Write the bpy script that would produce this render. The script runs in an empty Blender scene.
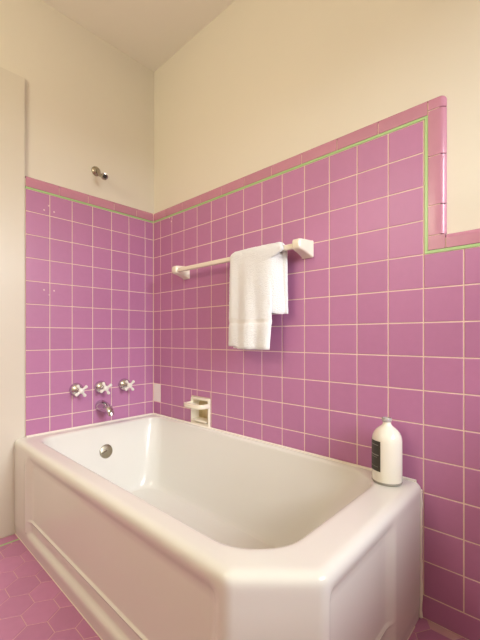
import bpy, bmesh, math, random
from mathutils import Vector, Matrix
random.seed(7)
S = bpy.context.scene
COL = S.collection
PI = math.pi
T = 0.1095                      # tile pitch
CAMZ = 0.9045
AR, AL = 0.66 * T, 0.5389 * T   # first full grout line on the long wall / end wall
Z0 = CAMZ - 0.5683 * T          # a grout row
PT = 0.016                      # thickness of the tiling in front of the painted plaster
CEIL = 2.546
SKY_E, LAMP_E = 1120, 27
XMAX, YMIN = 2.40, -2.30

# ------------------------------------------------------------------ materials
def mat(name, col, rough=0.5, metal=0.0, spec=0.5, coat=0.0, bump=None, var=None, tone=False, sub=0.0, trans=0.0, sheen=0.0):
    m = bpy.data.materials.new(name); m.use_nodes = True
    nt = m.node_tree; N = nt.nodes; L = nt.links
    b = N['Principled BSDF']
    b.inputs['Base Color'].default_value = (*col, 1)
    b.inputs['Roughness'].default_value = rough
    b.inputs['Metallic'].default_value = metal
    b.inputs['Specular IOR Level'].default_value = spec
    b.inputs['Coat Weight'].default_value = coat
    b.inputs['Coat Roughness'].default_value = 0.08
    b.inputs['Transmission Weight'].default_value = trans
    b.inputs['Sheen Weight'].default_value = sheen
    if sub:
        b.inputs['Subsurface Weight'].default_value = sub
        b.inputs['Subsurface Radius'].default_value = (0.01, 0.008, 0.006)
        b.inputs['Subsurface Scale'].default_value = 0.3
    tc = N.new('ShaderNodeTexCoord')
    last = None
    if var:                                   # (scale, amount): mottling of the surface's own colour
        n = N.new('ShaderNodeTexNoise'); n.inputs['Scale'].default_value = var[0]; n.inputs['Detail'].default_value = 5
        L.new(tc.outputs['Object'], n.inputs['Vector'])
        r = N.new('ShaderNodeMapRange'); r.inputs['To Min'].default_value = 1 - var[1]; r.inputs['To Max'].default_value = 1 + var[1]
        L.new(n.outputs['Fac'], r.inputs['Value'])
        last = r.outputs['Result']
    if tone:                                  # a fired tile's own batch tone
        a = N.new('ShaderNodeAttribute'); a.attribute_name = 'tone'
        if last:
            mm = N.new('ShaderNodeMath'); mm.operation = 'MULTIPLY'
            L.new(last, mm.inputs[0]); L.new(a.outputs['Fac'], mm.inputs[1]); last = mm.outputs[0]
        else: last = a.outputs['Fac']
    if last:
        v = N.new('ShaderNodeVectorMath'); v.operation = 'SCALE'
        v.inputs[0].default_value = col; L.new(last, v.inputs['Scale'])
        L.new(v.outputs['Vector'], b.inputs['Base Color'])
    if bump:                                  # (scale, strength, distance)
        n = N.new('ShaderNodeTexNoise'); n.inputs['Scale'].default_value = bump[0]; n.inputs['Detail'].default_value = 4
        L.new(tc.outputs['Object'], n.inputs['Vector'])
        bp = N.new('ShaderNodeBump'); bp.inputs['Strength'].default_value = bump[1]; bp.inputs['Distance'].default_value = bump[2]
        L.new(n.outputs['Fac'], bp.inputs['Height']); L.new(bp.outputs['Normal'], b.inputs['Normal'])
    return m

def emit(name, col, strength):
    m = bpy.data.materials.new(name); m.use_nodes = True
    N = m.node_tree.nodes; N.clear()
    e = N.new('ShaderNodeEmission'); e.inputs['Color'].default_value = (*col, 1); e.inputs['Strength'].default_value = strength
    o = N.new('ShaderNodeOutputMaterial'); m.node_tree.links.new(e.outputs[0], o.inputs['Surface'])
    return m

PINK = (0.50, 0.20, 0.375)
M = dict(
    paint=mat('cream_wall_paint', (0.80, 0.74, 0.62), 0.55, bump=(60, 0.06, 0.004), var=(3, 0.02)),
    ceil=mat('cream_ceiling_paint', (0.88, 0.83, 0.71), 0.7, bump=(60, 0.06, 0.004)),
    casing=mat('ivory_gloss_paint', (0.73, 0.67, 0.56), 0.35, bump=(25, 0.05, 0.003)),
    tile=mat('orchid_pink_wall_tile', PINK, 0.40, tone=True, var=(40, 0.04), bump=(14, 0.03, 0.003)),
    trim=mat('rose_pink_bullnose', (0.55, 0.24, 0.33), 0.22, tone=True, var=(40, 0.04)),
    floor=mat('mauve_hex_floor_tile', (0.54, 0.215, 0.385), 0.32, tone=True, var=(30, 0.07), bump=(30, 0.04, 0.002)),
    green=mat('pale_green_liner', (0.42, 0.60, 0.26), 0.3),
    grout=mat('cream_grout', (0.86, 0.68, 0.56), 0.8, var=(50, 0.06)),
    fgrout=mat('rosy_floor_grout', (0.70, 0.41, 0.43), 0.8, var=(50, 0.06)),
    patch=mat('white_tile', (0.92, 0.88, 0.82), 0.25),
    plug=mat('pale_filler', (0.80, 0.60, 0.62), 0.7),
    tub=mat('cream_porcelain_enamel', (0.78, 0.76, 0.705), 0.21, coat=0.12, var=(2.5, 0.012)),
    caulk=mat('white_caulk', (0.86, 0.80, 0.70), 0.55, bump=(60, 0.2, 0.003)),
    ceramic=mat('cream_glazed_ceramic', (0.86, 0.79, 0.64), 0.16, coat=0.3),
    stain=mat('soap_stained_ceramic', (0.62, 0.49, 0.26), 0.45, var=(45, 0.25), bump=(70, 0.2, 0.003)),
    chrome=mat('polished_chrome', (0.62, 0.62, 0.63), 0.08, metal=1),
    oldchrome=mat('tarnished_nickel', (0.40, 0.35, 0.28), 0.25, metal=1, var=(60, 0.15)),
    brushed=mat('dull_nickel', (0.36, 0.33, 0.245), 0.38, metal=1, var=(60, 0.1)),
    handle_white=mat('glossy_handle_white', (0.84, 0.80, 0.74), 0.15, coat=0.4),  # even glossy white of the cross handles
    dark=mat('painted_bore_shade', (0.03, 0.022, 0.02), 0.6),
    towel=mat('white_terry_cotton', (0.94, 0.94, 0.94), 0.95, spec=0.1, bump=(260, 1.0, 0.006), sheen=0.3),
    towelband=mat('white_woven_band', (0.88, 0.87, 0.85), 0.9, spec=0.1, bump=(600, 0.3, 0.002)),
    bottle=mat('milk_white_glass', (0.86, 0.82, 0.71), 0.14, coat=0.5, sub=0.15),
    glass=mat('clear_bottle_glass', (0.72, 0.70, 0.66), 0.08, trans=0.55),
    glassbase=mat('grey_glass_foot', (0.42, 0.39, 0.33), 0.15, trans=0.2),
    label=mat('black_bottle_label', (0.045, 0.038, 0.026), 0.5, var=(80, 0.2)),
    mark=mat('faded_label_print', (0.28, 0.26, 0.21), 0.6),
    pane=None,
)

def window_glass():
    m = bpy.data.materials.new('window_glass'); m.use_nodes = True
    nt = m.node_tree; N = nt.nodes; N.clear()
    t = N.new('ShaderNodeBsdfTransparent'); g = N.new('ShaderNodeBsdfGlossy'); g.inputs['Roughness'].default_value = 0.02
    f = N.new('ShaderNodeFresnel'); mx = N.new('ShaderNodeMixShader'); o = N.new('ShaderNodeOutputMaterial')
    nt.links.new(f.outputs[0], mx.inputs[0]); nt.links.new(t.outputs[0], mx.inputs[1]); nt.links.new(g.outputs[0], mx.inputs[2]); nt.links.new(mx.outputs[0], o.inputs['Surface'])
    return m
M['pane'] = window_glass()
# ------------------------------------------------------------------ helpers
def obj(name, bm, m, parent=None, smooth=40, loc=None):
    me = bpy.data.meshes.new(name)
    bmesh.ops.recalc_face_normals(bm, faces=bm.faces[:])
    bm.to_mesh(me); bm.free()
    for k in (m if isinstance(m, (list, tuple)) else [m]): me.materials.append(k)
    if smooth:
        for p in me.polygons: p.use_smooth = True
        try: me.set_sharp_from_angle(angle=math.radians(smooth))
        except Exception: pass
    o = bpy.data.objects.new(name, me); COL.objects.link(o)
    if parent: o.parent = parent
    if loc: o.location = loc
    return o

def tag(o, label, cat, group=None):
    o['label'] = label; o['category'] = cat
    if group: o['group'] = group
    return o

def thing(name, loc, label, cat, group=None):
    o = bpy.data.objects.new(name, None); COL.objects.link(o)
    o.location = loc; o.empty_display_size = 0.05
    return tag(o, label, cat, group)

def struct(name, bm, m, smooth=40):
    o = obj(name, bm, m, None, smooth); o['kind'] = 'structure'; return o

def box(bm, x0, x1, y0, y1, z0, z1, mi=0):
    v = [bm.verts.new(p) for p in ((x0,y0,z0),(x1,y0,z0),(x1,y1,z0),(x0,y1,z0),(x0,y0,z1),(x1,y0,z1),(x1,y1,z1),(x0,y1,z1))]
    fs = [bm.faces.new([v[i] for i in f]) for f in ((0,3,2,1),(4,5,6,7),(0,1,5,4),(1,2,6,5),(2,3,7,6),(3,0,4,7))]
    for f in fs: f.material_index = mi
    return v

def loft(bm, rings, close=True, cap0=True, cap1=True, mi=0):
    vs = [[bm.verts.new(p) for p in r] for r in rings]
    n = len(vs[0])
    for a, b in zip(vs, vs[1:]):
        for i in range(n if close else n - 1):
            j = (i + 1) % n
            f = bm.faces.new((a[i], a[j], b[j], b[i])); f.material_index = mi
    if cap0: bm.faces.new(vs[0][::-1]).material_index = mi
    if cap1: bm.faces.new(vs[-1]).material_index = mi
    return vs

def lathe(bm, prof, o=(0,0,0), axis=(0,0,1), n=32, mi=0):
    """prof: list of (radius, distance along axis)"""
    a = Vector(axis).normalized(); u = a.orthogonal().normalized(); w = a.cross(u); o = Vector(o)
    rings = [[o + a*h + (u*math.cos(2*PI*i/n) + w*math.sin(2*PI*i/n))*max(r, 1e-4) for i in range(n)] for r, h in prof]
    loft(bm, rings, mi=mi)

def tube(bm, pts, rad, n=12, mi=0):
    P = [Vector(p) for p in pts]; R = rad if isinstance(rad, (list, tuple)) else [rad]*len(P)
    rings = []; u = None
    for i, p in enumerate(P):
        t = (P[min(i+1, len(P)-1)] - P[max(i-1, 0)]).normalized()
        u = t.orthogonal().normalized() if u is None else (u - t*u.dot(t)).normalized()
        w = t.cross(u)
        rings.append([p + (u*math.cos(2*PI*k/n) + w*math.sin(2*PI*k/n))*R[i] for k in range(n)])
    loft(bm, rings, mi=mi)

def rrect(w, h, r, n=5):
    pts = []
    for cx, cy, a in ((w/2-r, h/2-r, 0), (-w/2+r, h/2-r, 90), (-w/2+r, -h/2+r, 180), (w/2-r, -h/2+r, 270)):
        for k in range(n+1):
            t = math.radians(a + 90*k/n); pts.append((cx + r*math.cos(t), cy + r*math.sin(t)))
    return pts

def subtract(rects, hole):
    hx0, hx1, hz0, hz1 = hole; out = []
    for x0, x1, z0, z1 in rects:
        if hx1 <= x0 or hx0 >= x1 or hz1 <= z0 or hz0 >= z1: out.append((x0, x1, z0, z1)); continue
        if x0 < hx0: out.append((x0, hx0, z0, z1))
        if hx1 < x1: out.append((hx1, x1, z0, z1))
        a, b = max(x0, hx0), min(x1, hx1)
        if z0 < hz0: out.append((a, b, z0, hz0))
        if hz1 < z1: out.append((a, b, hz1, z1))
    return out

class Plane:
    """local (a, b) on a wall -> world; d = distance into the room from the tile face"""
    def __init__(s, kind): s.k = kind
    def __call__(s, a, b, d):
        if s.k == 'right': return (a, -d, b)          # long wall y = 0, a = x
        if s.k == 'left': return (d, -a, b)           # end wall x = 0, a = -y
        return (a, b, d)                              # floor

def tile(bm, lay, pl, a0, a1, b0, b1, gap=0.0016, bev=0.0016, th=0.012, tilt=0.0022, spread=0.035):
    """one glazed tile with eased edges"""
    if a1-a0 < 0.006 or b1-b0 < 0.006: return
    t = 1 + random.uniform(-spread, spread)
    ta, tb = random.uniform(-tilt, tilt), random.uniform(-tilt, tilt)
    ca, cb = (a0+a1)/2, (b0+b1)/2
    a0 += gap; a1 -= gap; b0 += gap; b1 -= gap
    rings = []
    for ins, d in ((0, -th), (0, -bev), (bev*0.4, -bev*0.3), (bev*1.3, 0)):
        rings.append([bm.verts.new(pl(a, b, d + (a-ca)*ta + (b-cb)*tb)) for a, b in
                      ((a0+ins, b0+ins), (a1-ins, b0+ins), (a1-ins, b1-ins), (a0+ins, b1-ins))])
    for r in rings:
        for v in r: v[lay] = t
    for r, q in zip(rings, rings[1:]):
        for i in range(4):
            j = (i+1) % 4; bm.faces.new((r[i], r[j], q[j], q[i]))
    bm.faces.new(rings[-1])

def tiling(pl, cells, hole=None, **kw):
    bm = bmesh.new(); lay = bm.verts.layers.float.new('tone')
    if hole: cells = subtract(cells, hole)
    for c in cells: tile(bm, lay, pl, *c, **kw)
    return bm

def slab(pl, rects, d0, d1):
    bm = bmesh.new()
    for a0, a1, b0, b1 in rects:
        p, q = pl(a0, b0, d0), pl(a1, b1, d1)
        lo = [min(x, y) for x, y in zip(p, q)]; hi = [max(x, y) for x, y in zip(p, q)]
        box(bm, lo[0], hi[0], lo[1], hi[1], lo[2], hi[2])
    return bm

def bullnose(bm, lay, pl, a0, a1, b0, b1, edge):
    """trim piece whose outer edge(s) roll over to the plaster. edge: set of 'a1','b1','a0'"""
    g = 0.0015; t = 1 + random.uniform(-0.03, 0.03)
    a0 += g; b0 += g
    if 'a1' not in edge: a1 -= g
    if 'b1' not in edge: b1 -= g
    R = 0.0175
    def vals(lo, hi, rolled):
        k = [(lo, 0.0)]
        k += [(lo + (hi-lo-R)*0.5, 0.0)]
        if rolled: k += [(hi - R + R*math.sin(q*PI/12), R*(1-math.cos(q*PI/12))) for q in range(7)]
        else: k += [(hi, 0.0)]
        return k
    A, B = vals(a0, a1, 'a1' in edge), vals(b0, b1, 'b1' in edge)
    grid = []; pos = {}
    for b, db in B:
        row = []
        for a, da in A:
            d = max(da, db); aa, bb = a, b
            sa, sb = (a - (a1-R))/R, (b - (b1-R))/R
            if da > 0 and db > 0 and 'a1' in edge and 'b1' in edge:      # ball corner
                h = math.hypot(sa, sb); ro = max(sa, sb)
                aa, bb = a1 - R + R*ro*sa/h, b1 - R + R*ro*sb/h
                d = R*(1 - math.sqrt(max(0, 1-ro*ro)))
            v = bm.verts.new(pl(aa, bb, 0.0006 - d)); pos[(a, b)] = (aa, bb); v[lay] = t; row.append(v)
        grid.append(row)
    for i in range(len(B)-1):
        for j in range(len(A)-1):
            bm.faces.new((grid[i][j], grid[i][j+1], grid[i+1][j+1], grid[i+1][j]))
    # skirt back to the wall
    rim = grid[0] + [r[-1] for r in grid[1:]] + grid[-1][-2::-1] + [r[0] for r in grid[-2:0:-1]]
    ab = [(A[j][0], B[0][0]) for j in range(len(A))] + [(A[-1][0], B[i][0]) for i in range(1, len(B))] + \
         [(A[j][0], B[-1][0]) for j in range(len(A)-2, -1, -1)] + [(A[0][0], B[i][0]) for i in range(len(B)-2, 0, -1)]
    back = [bm.verts.new(pl(*pos[k], -PT - 0.001)) for k in ab]
    for v in back: v[lay] = t
    n = len(rim)
    for i in range(n): bm.faces.new((rim[i], rim[(i+1) % n], back[(i+1) % n], back[i]))

RW, LW, FL = Plane('right'), Plane('left'), Plane('floor')

# ------------------------------------------------------------------ shell
SOAP = (0.356, 0.504, 0.441, 0.588)                    # opening of the soap dish in the long wall
wall_right = struct('wall_right', slab(RW, subtract([(-0.12, XMAX+0.12, 0, CEIL)], SOAP), -PT, -0.14), M['paint'], 0)
wall_left = struct('wall_left', slab(LW, [(-PT, -YMIN, 0, CEIL)], -PT, -0.12), M['paint'], 0)
WIN = (0.12, 0.95, 0.86, 1.98)                           # (-y0, -y1, z0, z1) of the window in the wall facing the faucets
bm = bmesh.new()
for a0, a1, b0, b1 in subtract([(-PT, -YMIN, 0, CEIL)], WIN): box(bm, XMAX, XMAX+0.12, -a1, -a0, b0, b1)
struct('wall_far', bm, M['paint'], 0)
bm = bmesh.new(); box(bm, -0.12, XMAX+0.12, YMIN-0.12, YMIN, 0, CEIL); struct('wall_near', bm, M['paint'], 0)
bm = bmesh.new(); box(bm, -0.12, XMAX+0.12, YMIN-0.12, 0.14, CEIL, CEIL+0.1); struct('ceiling', bm, M['ceil'], 0)

# window (behind the camera, the room's daylight)
bm = bmesh.new()
y0, y1, z0, z1 = -WIN[1], -WIN[0], WIN[2], WIN[3]
for a in ((y0, y0+0.05, z0, z1), (y1-0.05, y1, z0, z1), (y0+0.05, y1-0.05, z0, z0+0.05), (y0+0.05, y1-0.05, z1-0.05, z1), (y0+0.05, y1-0.05, (z0+z1)/2-0.02, (z0+z1)/2+0.02)):
    box(bm, XMAX+0.03, XMAX+0.09, *a)
win = struct('window_1', bm, M['casing'], 0)
bm = bmesh.new(); box(bm, XMAX+0.06, XMAX+0.066, y0+0.05, y1-0.05, z0+0.05, z1-0.05)
obj('pane', bm, M['pane'], win, 0)

# floor: hexagonal tiles, border course and green liner at the end wall
bm = bmesh.new(); box(bm, -0.12, XMAX+0.12, YMIN-0.12, 0.14, -0.1, -0.0012)
floor = struct('floor', bm, M['fgrout'], 0)
bm = bmesh.new(); lay = bm.verts.layers.float.new('tone')
s = 0.059; hh = s*math.sqrt(3)/2
XB = 0.066
def clip(poly, xmin):
    out = []
    for p, q in zip(poly, poly[1:] + poly[:1]):
        if p[0] >= xmin: out.append(p)
        if (p[0] >= xmin) != (q[0] >= xmin):
            k = (xmin - p[0])/(q[0]-p[0]); out.append((xmin, p[1] + k*(q[1]-p[1])))
    return out
for i in range(-5, 34):
    for j in range(-26, 16):
        cx = 0.315 + i*1.5*s
        cy = -0.795 + j*2*hh + (hh if i % 2 else 0)
        if not (XB - s < cx < XMAX and YMIN < cy < -0.02): continue
        if cx < 1.38 and cy > -0.62: continue           # under the tub
        t = 1 + random.uniform(-0.07, 0.07)
        rings = []
        for r, d in ((s-0.0016, -0.004), (s-0.0016, -0.0008), (s-0.0028, 0)):
            pts = clip([(cx + r*math.cos(k*PI/3), cy + r*math.sin(k*PI/3)) for k in range(6)], XB+0.001)
            rings.append(pts)
        if len(rings[0]) < 3 or len({len(r) for r in rings}) > 1: continue
        vs = [[bm.verts.new((x, y, d)) for x, y in r] for r, d in zip(rings, (-0.004, -0.0008, 0))]
        for r in vs:
            for v in r: v[lay] = t
        n = len(vs[0])
        for a, b in zip(vs, vs[1:]):
            for k in range(n): bm.faces.new((a[k], a[(k+1) % n], b[(k+1) % n], b[k]))
        bm.faces.new(vs[-1])
obj('hexagon_tiles', bm, M['floor'], floor, 0)
obj('border_tiles', tiling(FL, [(0.001, XB-0.012, -0.76-0.153*(k+1), -0.76-0.153*k) for k in range(9)], th=0.004), M['floor'], floor, 0)
bm = bmesh.new(); box(bm, XB-0.011, XB-0.002, YMIN, -0.76, -0.002, 0.0002); obj('green_liner_strip', bm, M['green'], floor, 0)

# long wall tiling
zrow = [Z0 + T*k for k in range(-7, 8)]                 # grout rows, bottom to top ; Z0-7T = 0.076
ZTOP = Z0 + 7*T                                        # 1.6088 (underside of the liner)
ZG = 1.6035
XS = AR + 13*T                                         # 1.4957, where the high field ends
ZS = Z0 + 3*T                                          # 1.1708 low field
xc = [0.001] + [AR + T*k for k in range(0, 27)]
xc = [x for x in xc if x < XMAX-0.02] + [XMAX]
rows = [Z0 + T*k for k in range(-7, 7)] + [ZG]
cells = []
PATCH = None
for k in range(len(rows)-1):
    for i in range(len(xc)-1):
        if xc[i] >= XS - 0.001 and rows[k] >= ZS - 0.001: continue
        c = (xc[i], xc[i+1], rows[k], rows[k+1])
        if i == 0 and abs(rows[k+1] - (Z0-2*T)) < 0.01: PATCH = c; continue
        cells.append(c)
x = -0.05                                              # base course: longer tiles
while x < XMAX:
    cells.append((max(0.001, x), min(XMAX, x+0.153*1.43), 0.001, rows[0])); x += 0.153*1.43
obj('wall_tiles', tiling(RW, cells, SOAP), M['tile'], wall_right, 0)
obj('grout_bed', slab(RW, subtract([(0, XS+0.003, 0, ZG), (XS+0.003, XMAX, 0, ZS), (0, 1.54, ZG+0.012, 1.6525), (1.506, 1.543, ZS+0.012, ZG+0.012), (1.543, XMAX, ZS+0.012, ZS+0.043)], SOAP), -0.0013, -PT), M['grout'], wall_right, 0)
o = obj('replacement_tile', tiling(RW, [PATCH]), M['patch'], wall_right, 0); o['label'] = 'narrow white tile in the corner above the tub'
bm = bmesh.new()
XG = XS + 0.004
for r in ((0, XG+0.0085, ZG+0.0005, ZG+0.0095), (XG, XG+0.0085, ZS+0.0095, ZG+0.0005), (XG, XMAX, ZS+0.0005, ZS+0.0095)):
    p, q = RW(r[0], r[2], 0.0008), RW(r[1], r[3], -PT)
    box(bm, p[0], q[0], p[1], q[1], p[2], q[2])
o = obj('accent_liner', bm, M['green'], wall_right, 0); o['label'] = 'thin pale green liner strip'
bm = bmesh.new(); lay = bm.verts.layers.float.new('tone')
ZB0, ZB1 = ZG+0.0095, 1.666
XV0, XV1 = XG+0.0085, 1.558
j = [0.001] + [0.122 + 0.1538*k for k in range(10)]
j = [v for v in j if v < XV0-0.03] + [XV0]
for a, b in zip(j, j[1:]): bullnose(bm, lay, RW, a, b, ZB0, ZB1, {'b1'})
bullnose(bm, lay, RW, XV0, XV1, ZB0+0.012, ZB1, {'b1', 'a1'})
zz = [ZS+0.056, 1.322, 1.478, ZB0+0.012]
for a, b in zip(zz, zz[1:]): bullnose(bm, lay, RW, XV0, XV1, a, b, {'a1'})
bullnose(bm, lay, RW, XV0, XV1, ZS+0.0095, ZS+0.056, set())
xx = XV1
while xx < XMAX:
    bullnose(bm, lay, RW, xx, min(xx+0.1538, XMAX), ZS+0.0095, ZS+0.056, {'b1'}); xx += 0.1538
o = obj('bullnose_trim', bm, M['trim'], wall_right, 50); o['label'] = 'rounded rose pink bullnose edging'
def plugs(pl, pts, parent):
    bm = bmesh.new()
    for a, b in pts:
        n = Vector(pl(0, 0, 1)) - Vector(pl(0, 0, 0))
        lathe(bm, [(0.0042, -0.002), (0.0042, 0.0004), (0.003, 0.0009)], pl(a, b, 0), n, 12)
    o = obj('screw_plugs', bm, M['plug'], parent, 40); o['label'] = 'pale plugs in old screw holes'
plugs(RW, [(0.160, 1.598), (0.185, 1.592), (0.178, 1.574)], wall_right)

# end wall tiling
YE = 0.716
yc = [0.001] + [AL + T*k for k in range(0, 6)] + [AL + 6*T]
cells = [(yc[i], yc[i+1], rows[k], rows[k+1]) for k in range(len(rows)-1) for i in range(len(yc)-1)]
cells += [(a, a+0.12, 0.001, rows[0]) for a in (0.001, 0.12, 0.24, 0.36, 0.48, 0.596)]
obj('wall_tiles', tiling(LW, cells), M['tile'], wall_left, 0)
obj('grout_bed', slab(LW, [(0, yc[-1], 0, ZG), (0, yc[-1], ZG+0.012, 1.6525)], -0.0013, -PT), M['grout'], wall_left, 0)
bm = bmesh.new(); box(bm, -0.002, 0.0022, -0.0022, 0.002, 0.437, 1.664); obj('corner_grout', bm, M['grout'], wall_left, 0)
bm = bmesh.new(); p, q = LW(0, ZG+0.0005, -PT), LW(yc[-1], ZG+0.0095, 0.0008)
box(bm, p[0], q[0], q[1], p[1], p[2], q[2]); o = obj('accent_liner', bm, M['green'], wall_left, 0); o['label'] = 'thin pale green liner strip'
bm = bmesh.new(); lay = bm.verts.layers.float.new('tone')
j = [0.001, 0.118, 0.262, 0.412, 0.562, yc[-1]]
for a, b in zip(j, j[1:]): bullnose(bm, lay, LW, a, b, ZB0, ZB1, {'b1'})
o = obj('bullnose_trim', bm, M['trim'], wall_left, 50); o['label'] = 'rounded rose pink bullnose edging'
plugs(LW, [(0.634, 1.522), (0.587, 1.524), (0.612, 1.548), (0.634, 1.134), (0.587, 1.134), (0.609, 1.112)], wall_left)

# painted casing and door beyond the tiling
bm = bmesh.new()
C0, C1 = yc[-1] + 0.002, yc[-1] + 0.130
box(bm, -PT, 0.0, -C1, -C0, 0, 2.118); box(bm, -PT, 0.0, -1.78, -C1, 1.96, 2.118); box(bm, -PT, 0.0, -1.78, -1.65, 0, 1.96)
bmesh.ops.bevel(bm, geom=[e for e in bm.edges], offset=0.002, segments=2, affect='EDGES')
struct('trim_1', bm, M['casing'], 40)
bm = bmesh.new(); box(bm, -PT+0.0005, -0.008, -1.648, -C1-0.002, 0.01, 1.958)
struct('door_1', bm, M['casing'], 0)

# ------------------------------------------------------------------ bathtub
tub = thing('bathtub', (0.75, -0.38, 0), 'cream enamelled corner bathtub with recessed apron panels and a chamfered corner', 'bathtub')
TO = Vector((0.75, -0.38, 0))
def rpoly(P, radii, sides, m=8):
    """closed rounded polygon; returns points and outward normals (P counter-clockwise from above)"""
    n = len(P); P = [Vector((*p, 0)) for p in P]
    cor = []
    for i in range(n):
        a, b, c = P[i-1], P[i], P[(i+1) % n]
        u, w = (a-b).normalized(), (c-b).normalized()
        th = PI - u.angle(w); t = radii[i]*math.tan(th/2)
        s0, s1 = b + u*t, b + w*t
        n0 = Vector((-u.y, u.x, 0)); n0 = n0 if n0.dot(w) < 0 else -n0
        n1 = Vector((-w.y, w.x, 0)); n1 = n1 if n1.dot(u) < 0 else -n1
        cen = s0 - n0*radii[i]
        arc = []
        for k in range(m+1):
            nn = n0.lerp(n1, k/m)
            ang = th*k/m
            # slerp between n0 and n1
            nn = (n0*math.sin(th-ang) + n1*math.sin(ang))/math.sin(th)
            arc.append((cen + nn*radii[i], nn))
        cor.append(arc)
    pts, nor, tagl = [], [], []
    for i in range(n):
        for p, q in cor[i]: pts.append(p); nor.append(q); tagl.append(('c', i))
        a, b = cor[i][-1], cor[(i+1) % n][0]
        for f in sides[i]:
            pts.append(a[0].lerp(b[0], f)); nor.append(a[1].copy()); tagl.append(('s', i))
    return pts, nor, tagl
lin = lambda k: [i/(k+1) for i in range(1, k+1)]
XE, YF = 1.482, -0.755
outer = [(0.002, YF), (1.345, YF), (XE, -0.625), (XE, -0.003), (0.002, -0.003)]
f_front = sorted(set([0.03, 0.06, 0.09, 0.105, 0.115, 0.122, 0.128, 0.134, 0.140, 0.147, 0.155, 0.165, 0.18] + [0.2+0.035*i for i in range(22)] +
                     [0.955, 0.962, 0.968, 0.974, 0.980, 0.986, 0.992, 0.997]))
f_end = sorted(set([0.006, 0.014, 0.022, 0.030, 0.038, 0.05, 0.065] + [0.1+0.05*i for i in range(9)] + [0.55, 0.575, 0.590, 0.605, 0.620, 0.635, 0.65, 0.67, 0.7, 0.75, 0.8, 0.86, 0.92, 0.97]))
sides = [f_front, lin(6), f_end, lin(20), lin(12)]
OP, ON, OT = rpoly(outer, [0.0005, 0.03, 0.03, 0.006, 0.0005], sides)
def sstep(a, b, x):
    t = max(0, min(1, (x-a)/(b-a))); return t*t*(3-2*t)
W, REC = [], []
for p, q, t in zip(OP, ON, OT):
    wallside = t[0] == 's' and t[1] in (3, 4) or t[0] == 'c' and t[1] in (4,)
    if t == ('c', 0): q.x, q.y = 0, -1
    if t == ('c', 3): q.y = 0; q.x = max(0, q.x)
    W.append(0.0 if wallside else 1.0)
    r = 0.0
    if t[0] == 's' and t[1] == 0: r = sstep(0.168, 0.206, p.x)*(1-sstep(1.290, 1.330, p.x))
    if t[0] == 's' and t[1] == 2: r = (sstep(-0.615, -0.585, p.y))*(1-sstep(-0.275, -0.235, p.y))
    REC.append(r)
# (height, offset on stiles, offset in panels)
prof = [(0.0, 0.004, 0.004), (0.018, 0.005, 0.005), (0.040, 0.0075, 0.0075), (0.052, 0.0085, 0.0085), (0.060, 0.0085, 0.007), (0.067, 0.0085, 0.002), (0.073, 0.0085, -0.0055), (0.082, 0.0085, -0.006),
        (0.108, 0.0085, -0.006), (0.114, 0.0085, -0.004), (0.119, 0.0085, -0.0005), (0.1235, 0.0085, 0.0005), (0.1265, 0.0085, -0.004), (0.1285, 0.0085, -0.011), (0.1315, 0.0085, -0.020), (0.135, 0.0085, -0.0265), (0.141, 0.0085, -0.030),
        (0.165, 0.0085, -0.031), (0.22, 0.0085, -0.031), (0.27, 0.0085, -0.031), (0.305, 0.0085, -0.030), (0.330, 0.0085, -0.027), (0.350, 0.0085, -0.020), (0.366, 0.0085, -0.011), (0.380, 0.0085, -0.001), (0.391, 0.009, 0.005),
        (0.401, 0.0095, 0.0085), (0.410, 0.0098, 0.0098), (0.4175, 0.0092, 0.0092), (0.424, 0.0070, 0.0070), (0.429, 0.0030, 0.0030), (0.4325, -0.002, -0.002), (0.4350, -0.008, -0.008), (0.4361, -0.014, -0.014), (0.4365, -0.020, -0.020), (0.4366, -0.026, -0.026)]
rings = []
for z, so, po in prof:
    ring = []
    for p, q, w, r in zip(OP, ON, W, REC):
        if po < -0.006 and z < 0.39: po = -0.006 + (po+0.006)*0.75          # shallow panel
        o = (so*(1-r) + po*r)*w
        if q.y < -0.9 and 0.07 < z < 0.39: o += 0.006*math.exp(-((p.x-0.163)/0.007)**2)*min(1, (0.39-z)/0.05)   # raised bead beside the panel
        if not w: o = 0
        ring.append(Vector((p.x, p.y, z)) + q*o - TO)
    rings.append(ring)
inner = [(0.074, -0.682), (1.290, -0.684), (1.377, -0.595), (1.376, -0.030), (0.068, -0.030)]
IP, IN, _ = rpoly(inner, [0.075, 0.13, 0.13, 0.12, 0.07], sides)
bot = [(0.150, -0.590), (1.05, -0.590), (1.12, -0.52), (1.12, -0.125), (0.145, -0.125)]
BP, BN, _ = rpoly(bot, [0.10, 0.11, 0.11, 0.12, 0.10], sides)
for off, z in ((0.026, 0.4366), (0.020, 0.4365), (0.013, 0.4355), (0.007, 0.4325), (0.003, 0.428), (0.001, 0.422), (0, 0.414)):
    rings.append([Vector((p.x, p.y, z)) + q*off*(0.75 if w == 0 else 1) - TO for p, q, w in zip(IP, IN, W)])
for g, z in ((0.10, 0.375), (0.22, 0.33), (0.34, 0.28), (0.46, 0.23), (0.56, 0.185), (0.66, 0.142), (0.74, 0.113), (0.82, 0.092), (0.90, 0.079), (0.96, 0.0735), (1.0, 0.072)):
    rings.append([Vector((a.x, a.y, z)).lerp(Vector((b.x, b.y, z)), g) - TO for a, b in zip(IP, BP)])
cen = Vector((0.62, -0.355, 0))
for k, z in ((0.6, 0.069), (0.2, 0.067)):
    rings.append([Vector(((p.x-cen.x)*k+cen.x, (p.y-cen.y)*k+cen.y, z)) - TO for p in BP])
bm = bmesh.new(); loft(bm, rings, cap0=False, cap1=True)
obj('tub_body', bm, M['tub'], tub, 60)
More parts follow.
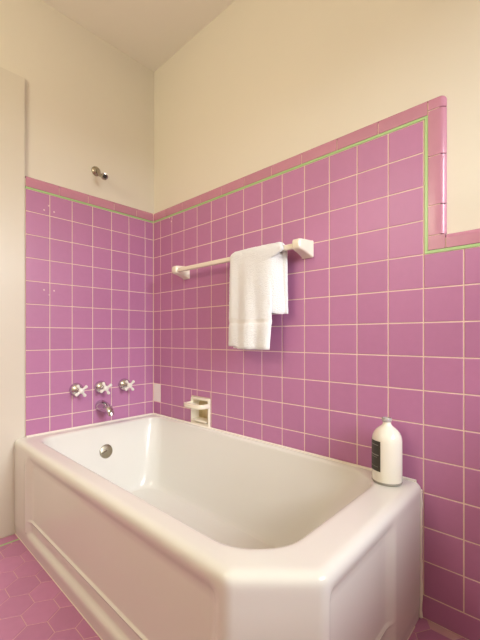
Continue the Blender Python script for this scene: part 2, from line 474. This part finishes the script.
# caulk: wall joint, floor joint, upright joint on the long wall
bm = bmesh.new()
Q = lambda *p: Vector(p) - TO
tube(bm, [Q(0.007, -0.715, 0.4375), Q(0.007, -0.36, 0.438), Q(0.007, -0.02, 0.438), Q(0.02, -0.007, 0.438), Q(0.7, -0.007, 0.438), Q(1.476, -0.007, 0.4365)], 0.0062, 10)
obj('wall_caulk', bm, M['caulk'], tub, 60)
bm = bmesh.new()
pf = [p + q*0.002 for p, q, w in zip(OP, ON, W) if w]
k0 = 0
tube(bm, [Q(p.x, p.y, 0.002) for p in pf if not (p.x > XE-0.03 and p.y > -0.03)], 0.0042, 8)
obj('floor_caulk', bm, M['caulk'], tub, 60)
bm = bmesh.new()
tube(bm, [Q(1.4895 + random.uniform(-0.0015, 0.0015) + (0.0 if z < 0.40 else -0.001), -0.0078, z) for z in [0.006 + 0.0215*i for i in range(20)]], 0.0062, 8)
obj('upright_caulk', bm, M['caulk'], tub, 60)
# overflow plate with trip lever, on the sloping end of the basin
oc = Vector((0.0865, -0.359, 0.308)); on = Vector((0.97, 0, 0.23)).normalized()
bm = bmesh.new()
lathe(bm, [(0.037, -0.004), (0.0375, 0.002), (0.036, 0.006), (0.030, 0.0085), (0.015, 0.0105), (0.0, 0.011)], oc - TO, on, 36)
ov = obj('overflow_plate', bm, M['brushed'], tub, 50); ov['label'] = 'round dull nickel overflow plate'
bm = bmesh.new()
tube(bm, [oc + on*0.009 - TO, oc + on*0.017 + Vector((0, -0.016, -0.005)) - TO, oc + on*0.019 + Vector((0, -0.036, -0.012)) - TO], [0.006, 0.005, 0.0042], 10)
obj('trip_lever', bm, M['brushed'], ov, 50)

# ------------------------------------------------------------------ faucet
VALVES = ['leftmost of the three chrome wall valves with pale cross handles above the tub',
          'middle chrome wall valve with pale cross handle, directly above the tub spout',
          'chrome wall valve with pale cross handle nearest the tiled corner']
def bell(): 
    b = bmesh.new(); lathe(b, [(0.035, 0.0004), (0.036, 0.005), (0.0345, 0.013), (0.030, 0.022), (0.022, 0.030), (0.0150, 0.036), (0.0105, 0.040)], (0,0,0), (1,0,0), 36); return b
def stem():
    b = bmesh.new(); lathe(b, [(0.0075, 0.036), (0.0075, 0.056)], (0,0,0), (1,0,0), 20); return b
def cross(rot):
    b = bmesh.new()
    lathe(b, [(0.008, 0.053), (0.013, 0.056), (0.0145, 0.064), (0.013, 0.072), (0.008, 0.0755), (0.0, 0.0765)], (0,0,0), (1,0,0), 24)
    for k in range(4):
        a = rot + k*PI/2; d = Vector((0, math.cos(a), math.sin(a))); c = Vector((0.064, 0, 0))
        tube(b, [c + d*r for r in (0.006, 0.014, 0.020, 0.026, 0.031, 0.035, 0.0375, 0.0385)], [0.0075, 0.0062, 0.0062, 0.0078, 0.0088, 0.0078, 0.0048, 0.0005], 14)
    return b
for k, (yy, zz_) in enumerate(((-0.478, 0.634), (-0.345, 0.633), (-0.203, 0.634))):
    v = thing('tap_valve', (0.0, yy, zz_), VALVES[k], 'tap', 'cross handle valves on the end wall')
    obj('escutcheon', bell(), M['chrome'], v, 50); obj('stem', stem(), M['chrome'], v, 50)
    obj('cross_handle', cross((0.62, 0.5, 0.7)[k]), M['handle_white'], v, 50)
sp = thing('tub_spout', (0, -0.343, 0.530), 'stubby chrome tub spout on the pink tiled end wall under the valves', 'spout')
bm = bmesh.new()
path = [(0.0005, 0, 0.002), (0.012, 0, 0.002), (0.03, 0, 0.0015), (0.05, 0, 0), (0.07, 0, -0.003), (0.088, 0, -0.008), (0.102, 0, -0.015), (0.110, 0, -0.023), (0.113, 0, -0.032)]
tube(bm, path, [0.032, 0.032, 0.031, 0.029, 0.0265, 0.024, 0.021, 0.0185, 0.017], 28)
obj('spout_body', bm, M['chrome'], sp, 50)
bm = bmesh.new(); lathe(bm, [(0.0125, 0), (0.0125, 0.0035), (0.009, 0.004)], (0.1133, 0, -0.0315), (0.35, 0, -1), 20)
obj('nozzle', bm, M['oldchrome'], sp, 50)

# ------------------------------------------------------------------ shower arm stub
sh = thing('shower_arm', (-PT, -0.362, 1.805), 'short tarnished shower arm without a head on the cream wall above the tiling', 'shower arm')
bm = bmesh.new(); lathe(bm, [(0.026, 0.0005), (0.026, 0.004), (0.023, 0.009), (0.014, 0.015), (0.010, 0.017)], (0,0,0), (1,0,0), 32)
obj('flange', bm, M['oldchrome'], sh, 50)
bm = bmesh.new(); tube(bm, [(0.004, 0, 0), (0.02, 0, -0.004), (0.034, 0, -0.022), (0.05, 0, -0.036), (0.075, 0, -0.048), (0.094, 0, -0.056)], 0.0095, 18)
obj('pipe', bm, M['oldchrome'], sh, 50)
d = Vector((0.95, 0, -0.36)).normalized(); d = Vector((0.9, -0.25, -0.36)).normalized()
bm = bmesh.new(); lathe(bm, [(0.0125, -0.014), (0.017, -0.012), (0.018, 0.0), (0.0165, 0.012), (0.011, 0.013), (0.009, 0.006)], (0.096, 0, -0.057), d, 24)
cl = obj('collar_nut', bm, M['oldchrome'], sh, 50)
bm = bmesh.new(); lathe(bm, [(0.0085, 0.004), (0.0085, 0.0075)], (0.096, 0, -0.057), d, 20)
obj('pipe_mouth_shade', bm, M['dark'], cl, 0)  # solid near-black disc paints the shade inside the pipe mouth

# ------------------------------------------------------------------ towel bar
ZBAR = 1.262; YBAR = -0.072
tb = thing('towel_bar', (0.694, 0, ZBAR), 'cream ceramic towel bar with square brackets on the long pink tiled wall', 'towel bar')
bm = bmesh.new()
prof2 = rrect(0.021, 0.021, 0.005)
loft(bm, [[(x, YBAR + a, b) for a, b in prof2] for x in (-0.374, 0.382)])
obj('bar', bm, M['ceramic'], tb, 50)
for sgn, xb in ((-1, -0.378), (1, 0.380)):
    bm = bmesh.new()
    rings = []
    for yy, w, h, dz, r in ((-0.0005, 0.052, 0.068, -0.005, 0.005), (-0.006, 0.052, 0.068, -0.005, 0.005), (-0.010, 0.048, 0.064, -0.004, 0.006), (-0.030, 0.044, 0.057, -0.001, 0.006),
                       (-0.055, 0.041, 0.049, 0.002, 0.007), (-0.078, 0.039, 0.043, 0.003, 0.008), (-0.086, 0.036, 0.039, 0.003, 0.009), (-0.090, 0.028, 0.030, 0.003, 0.009)):
        rings.append([(xb + a, yy, dz + b) for a, b in rrect(w, h, r)])
    loft(bm, rings)
    obj('bracket', bm, M['ceramic'], tb, 35)

# ------------------------------------------------------------------ towel
tw = thing('hanging_towel', (0.845, YBAR, 0.855), 'folded white terry towel hanging over the cream towel bar', 'towel')
TWO = Vector((0.845, YBAR, 0.855))
R0 = 0.0208
def zb_front(u): return 0.864 if u < 0.2 else 0.864 - 0.011*sstep(0.2, 0.3, u)
def towel_pt(u, v):
    """u 0..1 across; v 0..1 front hem -> over bar -> back hem; centre sheet"""
    L1, L2, L3 = 0.40, PI*R0, 0.262
    s_ = v*(L1+L2+L3)
    if s_ < L1:
        k = s_/L1; z = zb_front(u) + (ZBAR - zb_front(u))*k; y = YBAR - R0 - 0.010*(1-k)
        side = 0.0
    elif s_ < L1+L2:
        t = (s_-L1)/R0; y = YBAR - R0*math.cos(t); z = ZBAR + R0*math.sin(t); side = (s_-L1)/L2; k = 1
    else:
        k = 1-(s_-L1-L2)/L3; z = 1.000 + (ZBAR-1.000)*k; y = YBAR + R0 + 0.006*(1-k); side = 1.0
    fr = 1 - side
    xl = 0.733*fr + 0.750*side; xr = 0.962*fr + 1.008*side
    hang = 1-k
    xl += -0.008*hang*fr; xr += (-0.006*hang + 0.004*math.sin(5*k))*fr
    if fr > 0: xr += (1.019 - xr)*sstep(0.90, 0.985, k)*fr
    x = xl + (xr-xl)*u
    fold = (0.0055*math.sin(u*9.2 + 0.6 - 1.2*k) + 0.0035*math.sin(u*17 + 2 + 2.0*k))*(0.05+0.95*hang**0.7)*fr
    y += fold - 0.006*fr*hang
    y += 0.010*fr*(abs(2*u-1)**8)*hang**0.5                 # edges curl back
    if side == 0: 
        zb = 0.967                                              # woven band pinches in
        y += 0.004*math.exp(-((z-zb)/0.010)**2)
        y -= 0.004*sstep(zb-0.012, zb-0.03, z) if False else 0
    z += 0.006*math.sin(u*3.1)*(side if 0 < side < 1 else 0)
    return Vector((x, y, z)) - TWO
NU, NV, TH = 36, 110, 0.0075
P = [[towel_pt(i/NU, j/NV) for i in range(NU+1)] for j in range(NV+1)]
bm = bmesh.new()
front = []; back = []
for j in range(NV+1):
    fr_, bk_ = [], []
    for i in range(NU+1):
        a = P[min(j+1, NV)][i] - P[max(j-1, 0)][i]; b = P[j][min(i+1, NU)] - P[j][max(i-1, 0)]
        n = b.cross(a).normalized()
        e = min(i, NU-i, j, NV-j); h = TH*(0.45 if e == 0 else 0.82 if e == 1 else 1)
        jit = random.uniform(-0.0006, 0.0006)
        fr_.append(bm.verts.new(P[j][i] + n*(h+jit))); bk_.append(bm.verts.new(P[j][i] - n*h))
    front.append(fr_); back.append(bk_)
band = lambda j: 0.955 < (P[j][NU//2] + TWO).z < 0.976 and j < NV*0.5
for j in range(NV):
    for i in range(NU):
        f = bm.faces.new((front[j][i], front[j][i+1], front[j+1][i+1], front[j+1][i])); f.material_index = 1 if band(j) else 0
        bm.faces.new((back[j][i], back[j+1][i], back[j+1][i+1], back[j][i+1]))
loop = [(0, i) for i in range(NU)] + [(j, NU) for j in range(NV)] + [(NV, i) for i in range(NU, 0, -1)] + [(j, 0) for j in range(NV, 0, -1)]
for (a, b), (c, d_) in zip(loop, loop[1:] + loop[:1]):
    bm.faces.new((front[a][b], back[a][b], back[c][d_], front[c][d_]))
obj('towel_cloth', bm, [M['towel'], M['towelband']], tw, 70)
# inner folded layer of the front, showing under the hem
bm = bmesh.new()
rings = []
for j in range(30):
    k = j/29; z = 0.856 + k*0.09
    ring = []
    pr = rrect(0.200, 0.011, 0.005, 3)
    for a, b in pr: ring.append(Vector((0.853 + a, YBAR - 0.0175 + b*0.7 - 0.005*(1-k), z)) - TWO)
    rings.append(ring)
loft(bm, rings)
obj('inner_fold', bm, M['towel'], tw, 60)

bm = bmesh.new()
side = [(0.944, -0.0275), (0.958, -0.0265), (0.966, -0.0225), (0.977, -0.0125), (0.990, 0.003), (1.000, 0.016), (1.004, 0.024), (1.000, 0.029), (0.990, 0.027), (0.978, 0.012), (0.965, -0.006), (0.954, -0.016), (0.944, -0.018)]
rings = []
for j in range(24):
    k = j/23; z = 1.0045 + k*0.2425
    sh_ = 0.6 if j == 0 else 0.9 if j == 1 else 1
    rings.append([Vector((0.972 + (a-0.972)*sh_ - 0.004*math.sin(3*k), YBAR + 0.002 + (b+0.002)*sh_ + 0.0025*math.sin(5*k+a*60), z - 0.006*(a-0.944)/0.06*(1-k))) - TWO for a, b in side])
loft(bm, rings)
obj('side_fold', bm, M['towel'], tw, 60)

# ------------------------------------------------------------------ soap dish
sd = thing('soap_dish', (0.43, 0, 0.512), 'cream ceramic recessed soap dish with grab bar in the long wall above the tub', 'soap dish')
bm = bmesh.new()
w = 0.147
def sq(w_, h_, r, y, dz=0): return [(a, y, b + dz) for a, b in rrect(w_, h_, r)]
rings = [sq(w, w, 0.006, 0.055), sq(w, w, 0.006, -0.002), sq(w-0.004, w-0.004, 0.006, -0.007), sq(w-0.010, w-0.010, 0.008, -0.010), sq(0.128, 0.124, 0.010, -0.009), sq(0.122, 0.116, 0.012, -0.003),
         sq(0.117, 0.110, 0.016, 0.015), sq(0.102, 0.098, 0.02, 0.034)]
loft(bm, rings, cap0=True, cap1=False)
obj('frame', bm, M['ceramic'], sd, 50)
bm = bmesh.new()
loft(bm, [sq(0.1025, 0.0985, 0.02, 0.033), sq(0.092, 0.086, 0.025, 0.043), sq(0.06, 0.055, 0.02, 0.046)], cap0=False, cap1=True)
o = obj('recess_back', bm, M['stain'], sd, 60); o['label'] = 'brown soap stained back of the recess'
bm = bmesh.new()
bw = rrect(0.018, 0.023, 0.006, 4)
path = [(-0.064, -0.004), (-0.065, -0.025), (-0.065, -0.042), (-0.060, -0.056), (-0.046, -0.062), (0, -0.063), (0.046, -0.062), (0.060, -0.056), (0.066, -0.042), (0.067, -0.025), (0.065, -0.004)]
rings = []
for i, p in enumerate(path):
    a = Vector(path[max(0, i-1)]); b = Vector(path[min(len(path)-1, i+1)]); t = (b-a).normalized(); n = Vector((-t.y, t.x))
    rings.append([(p[0] + n.x*u, p[1] + n.y*u, 0.037 + h) for u, h in bw])
loft(bm, rings)
obj('grab_bar', bm, M['ceramic'], sd, 50)
bm = bmesh.new()
loft(bm, [[(xx_, y, z) for y, z in ((0.030, -0.053), (0.030, -0.040), (-0.010, -0.044), (-0.015, -0.052))] for xx_, k in ((-0.054, 1), (0.054, 1))])
obj('lip', bm, M['ceramic'], sd, 30)

# ------------------------------------------------------------------ bottle
bx, by = 1.4075, -0.071
bo = thing('bottle', (bx, by, 0.4364), 'milky white round shouldered bottle with a black label on the corner of the tub rim', 'bottle')
r = 0.0455
bm = bmesh.new()
lathe(bm, [(0.038, 0.004), (r-0.0015, 0.006), (r, 0.010), (r, 0.05), (r, 0.095), (r, 0.132), (r-0.0007, 0.142), (r-0.003, 0.152), (r-0.0075, 0.1615), (r-0.014, 0.1695), (r-0.021, 0.1755), (r-0.027, 0.180), (0.0140, 0.1845), (0.0125, 0.189), (0.0122, 0.196)], n=48)
obj('bottle_body', bm, M['bottle'], bo, 60)
bm = bmesh.new(); lathe(bm, [(0.040, 0.0), (r-0.001, 0.0015), (r+0.0004, 0.005), (r-0.0005, 0.0085), (0.040, 0.0085)], n=48)
obj('glass_foot', bm, M['glassbase'], bo, 60)
bm = bmesh.new(); lathe(bm, [(0.0124, 0.194), (0.0145, 0.195), (0.0158, 0.198), (0.0158, 0.204), (0.0145, 0.207), (0.0110, 0.2075), (0.0100, 0.201), (0.0, 0.200)], n=36)
obj('lip', bm, M['glass'], bo, 50)
view = math.atan2(-1.272-by, 1.835-bx)
def arc_patch(bm, a0, a1, z0, z1, rr, mi, n=24):
    vs = [[bm.verts.new((q*math.cos(a0+(a1-a0)*i/n), q*math.sin(a0+(a1-a0)*i/n), z)) for i in range(n+1)] for q, z in ((rr-0.0006, z0), (rr, z0), (rr, z1), (rr-0.0006, z1))]
    for p, q in zip(vs, vs[1:]):
        for i in range(n): bm.faces.new((p[i], p[i+1], q[i+1], q[i])).material_index = mi
bm = bmesh.new()
LA0, LA1 = view - math.radians(24), view - math.radians(118)
arc_patch(bm, LA0, LA1, 0.041, 0.137, r+0.0006, 0)
for zc, hz, f0, f1 in ((0.124, 0.0018, 0.10, 0.55), (0.092, 0.003, 0.08, 0.6), (0.085, 0.0012, 0.15, 0.5), (0.055, 0.001, 0.1, 0.6)):
    arc_patch(bm, LA0 + (LA1-LA0)*f0, LA0 + (LA1-LA0)*f1, zc-hz/2, zc+hz/2, r+0.0009, 1, 12)
o = obj('label', bm, [M['label'], M['mark']], bo, 60); o['label'] = 'black label with faint pale print'

# ------------------------------------------------------------------ light
def light(name, kind, loc, energy, col, target=None, **kw):
    l = bpy.data.lights.new(name, kind); l.energy = energy; l.color = col
    for k, v in kw.items(): setattr(l, k, v)
    o = bpy.data.objects.new(name, l); COL.objects.link(o); o.location = loc
    if target: o.rotation_euler = (Vector(target) - Vector(loc)).to_track_quat('-Z', 'Y').to_euler()
    return o
light('daylight', 'AREA', (5.2, -0.6, 3.2), SKY_E, (0.90, 0.95, 1.0), (1.0, -0.5, 1.0), shape='RECTANGLE', size=4.2, size_y=3.2)
light('warm_fill_light', 'POINT', (0.82, -1.92, 1.9), LAMP_E, (1.0, 0.94, 0.74), shadow_soft_size=0.14)  # unseen warm fill light, no fixture modelled
wd = bpy.data.worlds.new('World'); S.world = wd; wd.use_nodes = True
wd.node_tree.nodes['Background'].inputs[0].default_value = (0.85, 0.93, 1, 1); wd.node_tree.nodes['Background'].inputs[1].default_value = 2.0

# ------------------------------------------------------------------ camera
cd = bpy.data.cameras.new('Camera'); cam = bpy.data.objects.new('Camera', cd); COL.objects.link(cam)
cam.location = (16.7623*T, -11.6197*T, CAMZ); cam.rotation_euler = (PI/2, 0, 0.7692)
cd.sensor_width = 36; cd.sensor_fit = 'AUTO'; cd.lens = 36*357.53/640
cd.shift_x = (240-224.23)/640; cd.shift_y = (337.2-320)/640
cd.clip_start = 0.02
S.camera = cam
S.view_settings.view_transform = 'Standard'; S.view_settings.look = 'None'
S.view_settings.gamma = 1; S.view_settings.exposure = -0.1
